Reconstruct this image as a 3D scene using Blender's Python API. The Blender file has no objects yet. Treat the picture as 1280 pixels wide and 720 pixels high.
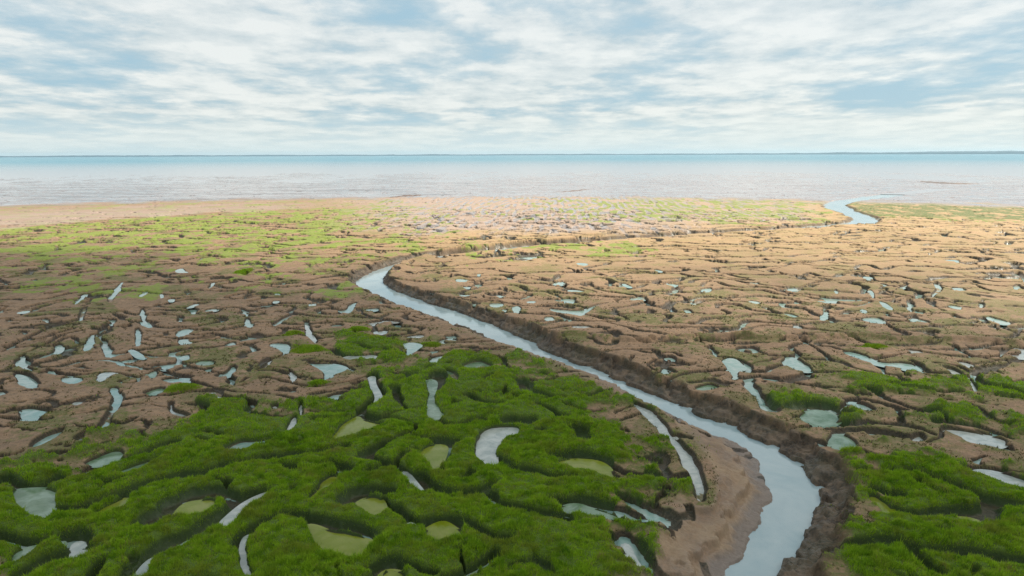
import bpy, math, random
import numpy as np
from math import radians, tan, sin, cos

rng = np.random.default_rng(7)
random.seed(7)
S = bpy.context.scene
COL = S.collection

# ------------------------------------------------------------------ camera
H = 15.0
PITCH = radians(10.35)
HFOV = radians(70.0)
ROLL = radians(0.2)
cam_d = bpy.data.cameras.new('camera')
cam_d.sensor_width = 36.0
cam_d.lens = 18.0 / tan(HFOV / 2)
cam_d.clip_start = 0.1
cam_d.clip_end = 90000
cam = bpy.data.objects.new('camera', cam_d)
COL.objects.link(cam)
from mathutils import Matrix, Vector
cam.matrix_world = Matrix.Translation((0, 0, H)) @ Matrix.Rotation(math.pi / 2 - PITCH, 4, 'X') @ Matrix.Rotation(-ROLL, 4, 'Z')
S.camera = cam
M3 = np.array(cam.matrix_world.to_3x3())
FPX = 640.0 / tan(HFOV / 2)


def sstep(a, b, x):
    t = np.clip((x - a) / (b - a), 0, 1)
    return t * t * (3 - 2 * t)


BZ_Y = np.array([-500, 0, 90, 160, 240, 330, 480, 700, 1100, 2200, 60000], float)
BZ_Z = np.array([0.0, 0.0, -0.02, -0.30, -0.70, -0.95, -1.12, -1.30, -2.2, -7.0, -60.0])
SEA = -1.20


def zbase(x, y):
    # the shore runs a little closer on the left
    r = np.hypot(x, y) * np.where(y > 0, 1, 0.2)
    return np.interp(r, BZ_Y, BZ_Z)


def ray(px, py):
    v = np.stack([(px - 640.0) / FPX, -(py - 360.0) / FPX, -np.ones_like(px)], -1)
    return v @ M3.T


def G(pts, dz=0.0):
    """points traced on the photograph -> points on the marsh (x, y), dz above the local ground"""
    p = np.asarray(pts, float)
    d = ray(p[:, 0], p[:, 1])
    dz = np.broadcast_to(dz, (len(p),))
    z = np.zeros(len(p))
    for _ in range(12):
        t = (z + dz - H) / d[:, 2]
        x, y = d[:, 0] * t, d[:, 1] * t
        z = 0.5 * z + 0.5 * zbase(x, y)
    return np.stack([x, y], -1)


# ------------------------------------------------------------------ tileable noise fields
def tex(n, lo, hi, slope=0.0, seed=0):
    """periodic noise whose waves lie between lo and hi cycles per tile"""
    g = np.random.default_rng(seed)
    f = np.fft.rfft2(g.standard_normal((n, n)))
    ky = np.fft.fftfreq(n)[:, None] * n
    kx = np.fft.rfftfreq(n)[None, :] * n
    k = np.hypot(kx, ky)
    k[0, 0] = 1
    a = (k >= lo) * (k <= hi) * k ** slope
    w = np.fft.irfft2(f * a, s=(n, n))
    return (w / w.std()).astype(np.float32)


def samp(t, x, y, size):
    n = t.shape[0]
    u = (x / size * n)
    v = (y / size * n)
    iu = np.floor(u).astype(np.int64)
    iv = np.floor(v).astype(np.int64)
    fu = (u - iu).astype(np.float32)
    fv = (v - iv).astype(np.float32)
    i0, j0, i1, j1 = iu % n, iv % n, (iu + 1) % n, (iv + 1) % n
    return (t[j0, i0] * (1 - fu) * (1 - fv) + t[j0, i1] * fu * (1 - fv) + t[j1, i0] * (1 - fu) * fv + t[j1, i1] * fu * fv)


T_band = tex(1024, 24, 38, 0, 1)        # labyrinth of runnels
T_band2 = tex(1024, 20, 34, 0, 2)
T_low = tex(512, 3, 60, -1.6, 3)         # soft clouds
T_low2 = tex(512, 3, 60, -1.6, 4)
T_warp = tex(512, 2, 14, -1.6, 8)
T_warp2 = tex(512, 2, 14, -1.6, 9)
T_fine = tex(1024, 14, 300, -1.7, 5)     # crumbly
T_fine2 = tex(1024, 14, 300, -1.7, 6)


# ------------------------------------------------------------------ traced features (photo pixels, 1280 x 720)
CREEK_R = [(545, 323), (525, 328), (505, 333), (490, 339), (481, 346), (478, 352), (482, 359), (498, 366), (515, 372), (542, 382), (570, 389), (590, 398),
           (620, 408), (645, 420), (667, 430), (682, 441), (730, 458), (760, 470), (782, 480), (820, 496), (860, 514), (900, 530), (940, 549), (972, 564),
           (1000, 583), (1010, 594), (1018, 612), (1022, 624), (1012, 645), (1010, 660), (1003, 675), (998, 692), (986, 704), (975, 720), (962, 745), (940, 790)]
CREEK_L = [(545, 321), (512, 326), (480, 336), (458, 344), (447, 351), (446, 356), (452, 362), (470, 371), (487, 378), (520, 392), (560, 405), (585, 414),
           (600, 419), (625, 431), (640, 437), (660, 442), (680, 450), (700, 456), (740, 469), (770, 483), (800, 500), (840, 519), (870, 532), (895, 544),
           (915, 551), (934, 561), (945, 572), (951, 588), (964, 603), (970, 620), (970, 638), (958, 646), (950, 660), (936, 676), (927, 700), (913, 720),
           (895, 745), (870, 790)]
CREEK_MID = [(545, 322), (600, 315), (660, 309), (730, 304), (820, 297), (900, 292), (980, 287), (1040, 283), (1078, 279)]
CREEK_FAR = [(1078, 279), (1082, 275), (1074, 270), (1056, 264), (1042, 258), (1047, 253.5), (1068, 250), (1095, 246.5), (1130, 242), (1180, 237)]

# (kind, traced outline): c clear pale water, g green water, y yellow algae, m milky white
POOLS = [
 ('g', [(18,613),(25,611),(70,610),(71,620),(66,630),(62,639),(48,639),(35,635),(25,628),(20,620)], 'large grey green pool with a white sheen in the grass at the far left of the marsh'),
 ('y', [(112,637),(135,630),(160,620),(161,631),(130,639)], 'narrow yellow green pool wedged between grass banks, just right of the large grey green pool'),
 ('g', [(104,574),(125,569),(150,563),(156,569),(140,574),(117,577)], 'long green pool where brown mud meets the grass at the left'),
 ('g', [(140,586),(165,580),(198,574),(195,578),(170,585),(145,588)], 'thin green strip of water directly below the long green pool at the left'),
 ('y', [(217,637),(230,628),(245,626),(270,625),(265,633),(250,640),(220,640)], 'yellow algae pool under a dark overhanging grass edge at the lower left'),
 ('m', [(272,652),(290,637),(310,624),(338,614),(338,620),(315,630),(295,645),(280,657)], 'pale slanting channel water joining the yellow algae pool at the lower left'),
 ('m', [(166,722),(172,712),(186,700),(196,697),(190,706),(180,722)], 'pale water at the bottom end of the slanting muddy channel, lower left edge'),
 ('g', [(12,700),(17,686),(50,680),(88,677),(60,683),(35,692)], 'dim green pool curving around a grass tongue at the bottom left corner'),
 ('m', [(92,680),(100,677),(106,683),(102,692),(93,698),(90,690)], 'small milky pool at the tip of the grass tongue in the bottom left corner'),
 ('m', [(306,672),(314,668),(311,682),(313,700),(318,722),(310,722),(304,700),(302,684)], 'narrow milky channel running to the bottom edge beside a round grass mound'),
 ('y', [(383,656),(395,657),(415,664),(440,668),(465,672),(473,676),(455,685),(445,694),(430,690),(405,685),(392,675),(385,665)], 'widest yellow green pool in the foreground grass with a grey left end'),
 ('y', [(443,629),(452,624),(465,622),(478,624),(482,633),(478,638),(465,640),(450,635)], 'bright lime pool with a pale rim just above the widest yellow green pool'),
 ('m', [(503,658),(512,652),(518,655),(510,660)], 'tiny milky pool in the grass notch between two lime pools'),
 ('y', [(530,660),(545,654),(555,652),(565,656),(580,664),(565,672),(548,674),(536,668)], 'round lime green pool in the foreground grass, right of the tiny milky pool'),
 ('y', [(384,621),(395,605),(408,597),(421,597),(416,607),(402,614),(390,621)], 'slim ochre yellow pool slanting through the middle of the grass'),
 ('m', [(503,590),(509,591),(518,600),(528,610),(533,615),(525,613),(514,604)], 'slim white strip of channel water slanting through the central grass'),
 ('m', [(597,548),(605,537),(625,533),(652,534),(650,545),(636,546),(626,552),(619,563),(621,581),(611,583),(598,575),(595,560)], 'largest pool of the central grass, milky and shaped like a boot'),
 ('y', [(525,566),(535,557),(559,556),(556,568),(549,578),(542,588),(539,579),(530,572)], 'yellow and white pool with a tail left of the boot shaped pool'),
 ('y', [(472,718),(484,712),(505,714),(508,724),(474,724)], 'lime pool cut by the bottom edge under a dark grass rim'),
 ('y', [(693,578),(710,574),(745,575),(760,580),(768,589),(776,594),(752,592),(735,586),(712,583)], 'long lime pool near the right end of the central grass'),
 ('g', [(697,633),(720,629),(740,634),(762,638),(782,646),(760,644),(730,641),(705,640)], 'dull green pool below the long lime pool near the right end of the grass'),
 ('m', [(779,680),(785,682),(792,695),(803,707),(794,702),(782,692)], 'small white pool along a dark crack beside the bare mud fan'),
 ('m', [(789,502),(808,509),(826,527),(846,547),(861,563),(869,577),(876,590),(881,602),(883,626),(878,630),(870,620),(863,600),(850,578),(846,562),(831,546),(812,528)], 'long white side runnel curving beside the creek on its left bank'),
 ('y', [(1085,623),(1095,622),(1110,628),(1121,638),(1116,646),(1105,643),(1098,633)], 'yellow pool curled inside the grass mound right of the creek'),
 ('y', [(1185,647),(1210,647),(1228,650),(1220,656),(1200,653)], 'thin ochre pool on the near side of the curled grass mound right of the creek'),
 ('m', [(1213,590),(1225,587),(1250,590),(1282,600),(1300,606),(1300,616),(1270,609),(1240,601),(1222,596)], 'bright white pool cut by the right edge of the picture'),
 ('m', [(1175,540),(1185,537),(1220,541),(1250,546),(1263,550),(1250,557),(1225,553),(1195,545)], 'long white pool with a grassy fringe above the one cut by the right edge'),
 ('c', [(0,489),(8,490),(10,494),(-6,497)], ''), ('c', [(15,468),(28,469),(40,477),(48,482),(40,486),(28,482),(20,475)], 'pale wedge shaped pool in the mud close to the left edge'),
 ('c', [(25,513),(38,512),(50,514),(63,516),(50,521),(28,525)], 'pale oval pool in brown mud near the left edge'),
 ('c', [(35,557),(50,548),(68,542),(81,539),(80,546),(65,552),(45,557)], 'pale tapered pool in bare mud just above the left grass'),
 ('c', [(45,448),(55,444),(69,439),(72,431),(79,431),(78,439),(68,442),(58,447),(48,449)], 'bent pale pool like a hockey stick in the left mud'),
 ('c', [(16,454),(25,448),(32,443),(28,450),(31,457),(42,462),(33,462),(22,457)], 'curved pale sliver at the end of the long dark runnel, far left'),
 ('c', [(56,464),(66,464),(67,468),(60,467)], ''), ('c', [(77,472),(90,472),(106,473),(100,478),(79,479)], ''),
 ('c', [(25,414),(34,416),(30,420)], ''), ('c', [(106,432),(112,422),(118,418),(120,421),(117,428),(112,436),(106,436)], ''),
 ('c', [(137,398),(145,400),(143,406),(138,406)], ''),
 ('c', [(137,486),(146,485),(148,490),(155,497),(150,508),(142,517),(136,525),(133,535),(121,535),(123,527),(132,521),(138,510),(142,498)], 'long zigzag pale pool in the left mud just above the grass'),
 ('c', [(170,412),(175,412),(177,420),(173,432),(168,430)], ''), ('c', [(160,437),(168,438),(185,447),(172,446)], ''), ('c', [(178,400),(185,403),(190,409),(182,409)], ''),
 ('c', [(218,416),(228,411),(242,411),(235,418),(225,420)], ''), ('c', [(224,424),(238,424),(238,430),(225,429)], ''), ('c', [(278,431),(290,426),(294,430),(285,433)], ''),
 ('c', [(305,398),(312,400),(318,408),(308,410)], ''), ('c', [(225,445),(240,442),(235,449),(228,448)], ''), ('g', [(245,451),(268,450),(270,454),(248,455)], ''),
 ('c', [(199,458),(218,456),(213,461),(203,461)], ''), ('c', [(256,461),(268,460),(262,465),(257,464)], ''),
 ('c', [(266,470),(285,464),(290,459),(296,459),(293,467),(275,472)], ''), ('c', [(204,473),(240,472),(240,477),(206,479)], 'pale flat pool with a clump of bright grass on its near side'),
 ('g', [(183,465),(195,463),(192,471),(184,470)], ''), ('g', [(178,489),(205,484),(205,491),(183,493)], ''), ('m', [(250,490),(272,489),(280,498),(296,500),(280,502),(272,497),(258,493)], ''),
 ('m', [(213,507),(218,505),(215,512),(241,518),(230,522),(212,516)], ''), ('c', [(95,549),(110,543),(108,548),(100,552)], ''),
 ('c', [(275,561),(298,551),(320,552),(344,548),(338,556),(320,559),(300,566),(278,566)], 'pale bowl shaped pool in the grass with a muddy far bank'),
 ('m', [(92,502),(105,503),(103,507),(95,507)], ''), ('m', [(120,470),(132,465),(149,466),(135,470),(124,477)], ''),
 ('c', [(335,431),(345,429),(365,430),(362,440),(356,443),(350,437)], 'pale triangular pool left of a bright grass clump'),
 ('m', [(322,462),(335,453),(344,450),(332,460)], ''), ('m', [(380,404),(388,415),(395,425),(394,431),(388,425),(381,411)], ''),
 ('c', [(412,407),(428,405),(430,409),(418,410)], ''), ('m', [(456,404),(480,400),(506,402),(480,404),(460,407)], ''), ('m', [(466,414),(485,413),(485,417),(470,417)], ''),
 ('m', [(506,420),(532,418),(525,421),(510,421)], ''), ('m', [(430,445),(450,444),(472,444),(470,448),(445,449),(430,448)], 'thin bright pool crossing the small grass islands above the main grass'),
 ('c', [(380,454),(400,455),(420,455),(437,460),(425,466),(412,470),(405,476),(408,466),(398,460)], 'pale boomerang shaped pool in mud above the main grass'),
 ('m', [(361,466),(367,466),(370,474),(365,475)], ''), ('c', [(404,496),(420,491),(440,492),(430,497),(415,499),(404,499)], 'pale lens shaped pool with a yellow moss patch beside it'),
 ('m', [(460,472),(468,470),(467,478),(474,489),(477,496),(468,503),(472,493),(464,482)], ''),
 ('g', [(530,475),(540,474),(546,478),(543,487),(546,500),(550,510),(558,515),(545,519),(529,518),(535,508),(538,495),(533,483)], 'long green pool hanging down between two grass arms'),
 ('c', [(500,430),(515,428),(529,431),(520,436),(508,446),(512,436)], ''), ('c', [(536,450),(548,446),(562,446),(550,451),(540,456)], ''),
 ('g', [(576,456),(595,452),(610,453),(617,459),(595,461),(580,460)], 'green half moon pool near the top of the main grass'),
 ('g', [(556,463),(566,464),(574,472),(571,477),(560,468)], ''), ('g', [(598,475),(612,470),(619,471),(608,476)], ''),
 ('m', [(338,508),(347,506),(347,513),(338,512)], ''), ('m', [(374,505),(378,505),(380,518),(376,516)], ''), ('m', [(354,540),(361,528),(370,520),(373,525),(363,537)], ''),
 ('y', [(413,545),(424,532),(436,524),(447,520),(452,525),(482,530),(470,537),(440,542),(425,546)], 'broad yellow green pool at the left of the central grass with a white tip'),
 ('m', [(712,408),(730,407),(742,409),(722,411)], ''), ('c', [(831,447),(840,446),(848,449),(835,449)], ''), ('c', [(825,461),(835,463),(838,467),(828,467)], ''),
 ('c', [(903,451),(915,447),(925,453),(934,460),(922,463),(920,473),(915,468),(906,457)], 'grey pool with a stalk beside the right bank of the creek'),
 ('g', [(869,482),(885,479),(899,482),(885,485),(872,485)], 'small green pool on the mud shelf above the right creek bank'),
 ('c', [(976,452),(985,446),(1000,449),(1012,457),(1016,463),(1000,462),(985,457)], 'teal oval pool in mud right of the creek'),
 ('c', [(1053,441),(1065,440),(1080,443),(1092,450),(1110,453),(1135,452),(1148,458),(1156,465),(1140,462),(1115,458),(1095,455),(1065,447)], 'long winding blue grey pool right of the teal oval pool'),
 ('m', [(1130,437),(1150,438),(1156,440),(1135,439)], ''), ('m', [(1174,460),(1190,461),(1206,469),(1200,471),(1185,465)], ''), ('m', [(1206,471),(1212,474),(1223,488),(1218,489),(1210,478)], ''),
 ('m', [(1262,442),(1275,443),(1279,440),(1266,435),(1280,437),(1296,441),(1290,447),(1268,446)], ''), ('m', [(1195,452),(1210,453),(1218,457),(1205,457)], ''),
 ('c', [(1060,502),(1075,504),(1096,511),(1085,513),(1068,508)], ''),
 ('g', [(1000,519),(1010,513),(1030,513),(1045,518),(1052,523),(1040,528),(1010,527)], 'green oval pool beneath a strip of grass right of the creek'),
 ('g', [(1036,547),(1045,542),(1060,545),(1071,552),(1069,558),(1045,559),(1037,553)], 'dull green round pool just above the right hand grass'),
 ('m', [(1137,550),(1145,543),(1159,548),(1152,552)], ''), ('m', [(992,406),(1005,408),(1003,412),(993,411)], ''),
]
MID = [
 [(133,378),(138,368),(150,356),(155,352),(150,362),(143,373),(137,380)], [(90,380),(108,366),(108,371),(95,381)], [(76,360),(88,352),(92,352),(82,359)], [(37,350),(48,350),(46,353)],
 [(18,390),(38,387),(32,391)], [(96,401),(102,388),(111,384),(106,395),(100,402)], [(176,385),(182,392),(181,400),(187,409),(180,408),(175,398)], [(233,384),(245,379),(249,381),(238,384)],
 [(255,387),(272,385),(272,388),(258,389)], [(52,398),(60,399),(59,403),(52,402)], [(218,338),(228,334),(230,338),(236,341),(224,341)], [(200,366),(205,370),(202,373)],
 [(170,371),(186,362),(178,372)], [(257,361),(268,352),(267,358)], [(245,326),(256,321),(250,326)], [(210,374),(219,374),(214,378)],
 [(340,405),(358,396),(366,395),(352,404),(342,408)], [(385,380),(395,378),(395,383),(386,383)], [(420,387),(434,387),(438,380),(447,378),(441,387),(436,392)], [(454,386),(475,385),(470,388),(458,388)],
 [(340,376),(350,376),(344,379)], [(343,366),(352,367),(348,369)], [(570,348),(585,349),(583,352),(572,352)], [(576,358),(592,359),(585,361)], [(574,369),(590,369),(588,371),(576,371)],
 [(610,379),(630,378),(628,383),(615,384)], [(595,344),(600,341),(600,345)], [(620,369),(638,370),(622,371)], [(626,387),(635,387),(632,390)],
 [(686,355),(704,351),(706,355),(698,358)], [(720,328),(735,329),(732,332),(722,331)], [(686,385),(692,386),(725,388),(735,385),(752,380),(762,380),(745,384),(734,389),(726,394),(715,391),(690,390)],
 [(784,375),(795,371),(806,371),(808,375),(790,376)], [(862,380),(865,373),(888,371),(870,374),(866,378),(874,381)], [(853,387),(862,387),(866,391),(857,391)],
 [(681,396),(690,396),(694,399),(683,400)], [(638,385),(648,382),(652,386),(646,391)], [(778,353),(790,358),(788,360),(780,357)], [(830,353),(850,356),(845,359),(835,357)],
 [(875,361),(890,359),(886,365),(877,364)], [(935,352),(950,354),(945,357)], [(655,377),(670,376),(665,379)], [(815,336),(828,338),(826,341)], [(935,375),(950,377),(948,380),(938,378)],
 [(708,362),(730,363),(730,365),(712,364)], [(975,391),(990,392),(1001,397),(988,397)], [(1025,400),(1028,392),(1036,388),(1034,396),(1030,400)], [(1075,398),(1095,397),(1106,400),(1104,406),(1085,401)],
 [(1130,398),(1150,398),(1166,404),(1150,404)], [(1232,395),(1245,398),(1263,402),(1258,405),(1240,402)], [(1163,371),(1170,363),(1166,356),(1174,357),(1177,364),(1168,370)],
 [(1178,325),(1190,324),(1200,326),(1198,329),(1185,328)], [(1187,360),(1200,359),(1212,364),(1195,365)], [(1222,380),(1228,378),(1231,386),(1224,385)], [(1098,376),(1105,378),(1118,386),(1108,385)],
 [(1185,381),(1203,383),(1202,386),(1190,384)], [(1123,360),(1135,355),(1133,359),(1125,362)], [(1079,345),(1090,346),(1089,350),(1082,349)], [(1098,354),(1110,356),(1108,358)],
 [(980,361),(995,360),(995,363),(983,363)], [(1015,376),(1045,377),(1040,378)], [(1085,362),(1091,364),(1091,372),(1088,369)], [(1266,356),(1275,357),(1272,362),(1267,361)],
 [(1043,360),(1048,366),(1045,368)], [(1076,385),(1082,387),(1083,393),(1077,392)]]

# dark runnels: (half width in metres, points)
RUN = [
 (.16,[(70,634),(95,637),(130,627),(163,616)]), (.20,[(158,620),(185,605),(220,597),(250,595),(288,587),(320,578),(350,572),(382,571),(400,566),(430,561)]),
 (.18,[(112,586),(135,581),(165,574),(200,565),(212,560)]), (.22,[(213,634),(235,622),(255,615),(285,617),(300,627),(322,617)]),
 (.22,[(296,634),(275,647),(255,659),(225,673),(205,686),(190,697),(172,708),(158,724)]), (.22,[(0,671),(25,679),(60,676),(100,672),(108,680)]),
 (.18,[(104,694),(85,702),(50,711),(22,724)]), (.2,[(180,655),(195,646),(214,640)]), (.2,[(304,682),(315,664),(335,652),(360,645),(385,648),(400,654),(430,661),(455,666),(476,674)]),
 (.2,[(0,602),(25,606),(48,611),(72,601)]),
 (.25,[(437,627),(450,618),(470,613),(485,615)]), (.16,[(480,626),(495,639),(510,649),(520,654)]), (.2,[(522,657),(545,650),(562,650),(578,657),(595,665),(615,673),(640,680)]),
 (.2,[(400,585),(415,580),(430,585),(425,596)]), (.16,[(455,572),(480,580),(505,590),(522,606)]), (.22,[(524,597),(535,608),(555,616),(580,616),(600,613),(610,620),(620,632),(642,641)]),
 (.16,[(560,556),(558,570),(552,580)]), (.25,[(462,714),(480,706),(500,706),(515,712),(545,716)]), (.18,[(555,722),(600,706),(628,692)]),
 (.22,[(690,571),(710,568),(735,571),(760,576),(770,588),(800,596),(820,600),(850,602)]), (.2,[(618,576),(640,588),(665,592),(690,597),(722,600)]),
 (.2,[(778,622),(800,632),(820,642),(842,656)]), (.22,[(695,629),(715,624),(745,630),(765,633),(785,645),(820,648)]), (.22,[(776,668),(786,683),(800,697),(830,713)]),
 (.18,[(640,641),(670,646),(700,650)]),
 (.22,[(1075,592),(1110,593),(1150,592),(1165,600),(1200,612),(1230,624),(1260,632),(1290,637)]), (.25,[(1083,617),(1100,617),(1120,625),(1130,622)]),
 (.25,[(1117,640),(1130,648),(1150,651),(1180,645),(1200,641),(1220,644),(1229,640)]), (.16,[(1228,652),(1234,641),(1230,628),(1214,619)]),
 (.24,[(1048,679),(1085,682),(1110,680),(1130,685),(1150,700),(1168,718)]), (.22,[(1130,682),(1165,695),(1200,695),(1240,705),(1290,714)]),
 (.18,[(25,447),(33,452),(40,460),(60,462),(85,455),(105,448),(140,448),(155,453),(180,460),(200,465),(215,470),(240,472)]), (.14,[(67,465),(85,470),(102,473)]),
 (.18,[(0,466),(20,466),(35,470),(48,481)]), (.14,[(0,440),(30,425),(60,412),(92,402)]), (.14,[(28,443),(45,436),(60,430),(72,424),(85,418),(102,415)]),
 (.16,[(163,437),(180,444),(210,444),(240,441)]), (.14,[(238,419),(270,418),(290,424),(312,424)]), (.14,[(188,409),(212,411)]), (.12,[(175,431),(202,431)]),
 (.2,[(22,512),(45,509),(62,513),(80,506)]), (.12,[(0,518),(25,515)]), (.14,[(135,531),(150,533),(162,526)]), (.12,[(70,431),(75,427),(90,421),(107,432)]),
 (.14,[(112,424),(124,414),(136,406)]), (.2,[(380,401),(386,412),(397,427)]), (.16,[(413,438),(428,448),(470,444)]), (.18,[(380,453),(400,452),(425,453),(441,462)]),
 (.14,[(320,465),(350,461),(365,465),(373,475)]), (.18,[(408,490),(430,487),(446,491)]), (.16,[(452,522),(450,515),(470,505),(478,495),(466,478),(460,470)]),
 (.2,[(450,521),(470,526),(490,527),(515,530),(518,538),(510,548),(480,560),(460,568),(453,574)]), (.16,[(495,489),(498,505),(505,512)]), (.2,[(585,497),(605,503),(628,507)]),
 (.2,[(545,525),(560,533),(580,530),(602,525)]), (.18,[(520,551),(545,552),(565,555)]), (.14,[(388,515),(420,518),(447,515)]), (.2,[(655,479),(660,491)]),
 (.22,[(672,493),(690,497),(702,497)]), (.22,[(672,508),(690,515),(702,523)]), (.22,[(640,525),(660,528)]), (.2,[(548,470),(545,490)]), (.14,[(356,443),(345,450),(335,455)]),
 (.18,[(1000,423),(1015,432),(1030,443),(1035,452),(1055,456)]), (.16,[(978,446),(1005,447),(1019,461)]), (.18,[(960,475),(1000,482),(1040,485),(1066,485)]),
 (.2,[(1060,487),(1090,487),(1110,500),(1140,510),(1165,517)]), (.18,[(1058,500),(1085,500),(1105,507),(1130,513)]), (.25,[(998,511),(1015,508),(1035,509),(1053,519)]),
 (.16,[(990,535),(1030,534),(1070,532),(1110,530),(1140,535),(1165,545)]), (.2,[(1088,542),(1110,543),(1132,548)]), (.22,[(1175,531),(1215,533),(1250,540),(1267,549)]),
 (.2,[(1225,483),(1250,488),(1290,498)]), (.2,[(1165,471),(1180,473),(1191,478)]), (.16,[(1140,452),(1157,464)]), (.2,[(1195,434),(1210,444),(1240,450),(1290,455)]),
 (.2,[(1174,456),(1200,460),(1215,470),(1228,486)]), (.2,[(1215,434),(1245,437)]), (.22,[(1208,588),(1240,584),(1290,596)]), (.22,[(905,447),(925,449),(938,458),(930,466)]),
 (.22,[(918,474),(935,474),(950,471),(972,474)]), (.3,[(936,476),(940,488),(955,498),(962,510)]), (.14,[(760,418),(780,426),(800,431),(820,428),(835,421),(862,418),(885,427),(900,430)]),
 (.16,[(864,478),(885,475),(900,481)]), (.14,[(820,458),(832,459),(842,466)]), (.14,[(828,444),(842,442),(852,448)]), (.14,[(845,455),(868,455)]), (.14,[(795,440),(815,443)]),
 (.14,[(575,375),(600,379)]), (.14,[(655,362),(690,366),(706,374),(706,380)]), (.16,[(860,405),(900,408)]), (.16,[(770,393),(785,400)]), (.14,[(1170,352),(1175,362)]),
 (.16,[(1225,358),(1235,365),(1290,368)]), (.16,[(1085,345),(1105,355),(1130,352),(1170,354)]), (.16,[(990,365),(1020,352),(1056,353)]), (.14,[(1110,364),(1150,374),(1200,382)]),
]
# bare, slightly raised mud levees and the sharp scarp beyond the bend
GRASS = [
 [(-40,590),(0,583),(40,576),(90,579),(118,565),(160,546),(205,532),(222,520),(280,505),(335,508),(372,505),(420,502),(442,496),(462,482),(458,468),(476,460),(505,458),
  (520,447),(545,446),(575,440),(620,440),(660,455),(700,470),(735,488),(762,502),(790,535),(818,562),(808,582),(785,597),(818,605),(800,620),(782,636),(792,656),(782,690),(760,724),(720,800),(-80,800)],
 [(1050,800),(1050,690),(1062,660),(1055,610),(1072,597),(1062,585),(1055,563),(1100,570),(1160,565),(1200,575),(1215,582),(1300,590),(1400,620),(1400,800)],
 [(970,497),(1000,491),(1055,495),(1072,513),(1055,516),(1030,507),(990,506)],
 [(1058,461),(1110,461),(1180,470),(1217,485),(1212,492),(1150,487),(1100,482),(1065,475)],
 [(1145,515),(1200,512),(1270,520),(1310,528),(1310,534),(1240,529),(1180,524)],
 [(1214,466),(1300,474),(1300,502),(1232,491)],
 [(398,430),(440,420),(478,421),(505,424),(520,441),(500,452),(475,446),(430,441),(402,438)],
]
CLUMPS = [  # isolated tussocks: cx, cy, rx, ry (photo pixels), label
 (227, 486, 21, 7, 'bright green grass tussock beside a pale flat pool in the left mud'),
 (385, 436, 23, 5, 'bright green grass tussock right of the pale triangular pool'),
 (366, 417, 12, 3.5, 'small grass tussock in mud, farthest of the three near the triangular pool'),
 (448, 412, 14, 3, 'flat grass tussock left of a thin bright puddle above the grass islands'),
 (305, 339, 9, 3, 'lone small green tussock on the left flats, well beyond the other tussocks'),
 (1092, 432, 17, 3, 'low green tussock under the mud levee right of the creek'),
 (538, 428, 14, 3, 'small green tussock on the mud nearest the left creek bank'),
 (397, 478, 14, 3, 'flat green tussock in mud below the boomerang shaped pool'),
]


def chaikin(p, n=2, closed=True):
    p = np.asarray(p, float)
    for _ in range(n):
        q = np.roll(p, -1, 0) if closed else p[1:]
        a = p if closed else p[:-1]
        c = np.empty((2 * len(a), 2))
        c[0::2] = a * .75 + q * .25
        c[1::2] = a * .25 + q * .75
        if not closed:
            c = np.vstack([p[:1], c, p[-1:]])
        p = c
    return p


def segdist(x, y, pl, closed=False):
    d = np.full(x.shape, 1e9)
    n = len(pl)
    for i in range(n if closed else n - 1):
        ax, ay = pl[i]
        bx, by = pl[(i + 1) % n]
        ex, ey = bx - ax, by - ay
        t = np.clip(((x - ax) * ex + (y - ay) * ey) / (ex * ex + ey * ey + 1e-12), 0, 1)
        d = np.minimum(d, (x - ax - t * ex) ** 2 + (y - ay - t * ey) ** 2)
    return np.sqrt(d)


def inside(x, y, pl):
    r = np.zeros(x.shape, bool)
    n = len(pl)
    for i in range(n):
        ax, ay = pl[i]
        bx, by = pl[(i + 1) % n]
        if ay == by:
            continue
        c = (ay > y) != (by > y)
        r ^= c & (x < (bx - ax) * (y - ay) / (by - ay) + ax)
    return r


def sdf(x, y, pl):
    d = segdist(x, y, pl, True)
    return np.where(inside(x, y, pl), -d, d)


def resample(p, step):
    p = np.asarray(p, float)
    s = np.r_[0, np.cumsum(np.hypot(*np.diff(p, axis=0).T))]
    n = max(2, int(s[-1] / step))
    t = np.linspace(0, s[-1], n)
    return np.stack([np.interp(t, s, p[:, 0]), np.interp(t, s, p[:, 1])], -1)


WC = -0.95


def wcreek(x, y):
    return np.minimum(WC, zbase(x, y) - 0.33)


cl_ = chaikin(G(CREEK_L, WC), 2, False)
cr_ = chaikin(G(CREEK_R, WC), 2, False)
CREEK_POLY = np.vstack([cl_, cr_[::-1]])
mid_ = chaikin(G(CREEK_MID, -0.6), 2, False)
far_ = chaikin(G(CREEK_FAR, -0.35), 2, False)
TRACK = [chaikin(G(p), 1, False) for p in ([(925, 423), (1000, 420), (1060, 421), (1140, 424), (1200, 423), (1300, 426)], [(650, 404), (700, 419), (735, 416), (765, 423), (800, 427), (830, 420), (880, 424), (930, 422)])]
SCARP = chaikin(G([(466, 346), (500, 332), (545, 319), (600, 311), (650, 306), (725, 300)], -0.3), 1, False)


def pdepth(y):
    return np.interp(y, [25, 60, 100], [0.24, 0.17, 0.12])


def pool_outline(tr, grass):
    tr = np.asarray(tr, float)
    c = tr.mean(0)
    lo, hi = tr[:, 1].min(), tr[:, 1].max()
    w = np.clip((tr[:, 1] - lo) / (hi - lo), 0, 1)        # 0 far rim, 1 near rim
    y0 = float(G(tr)[:, 1].mean())
    dep = float(pdepth(y0))
    if hi - lo < 9:
        tr = tr.copy()
        tr[:, 1] = c[1] + 0.72 * (tr[:, 1] - c[1])
    g = G(tr, -dep * (1 - w) + (0.10 if grass else 0.0) * w)
    return chaikin(g, 2), dep


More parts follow.
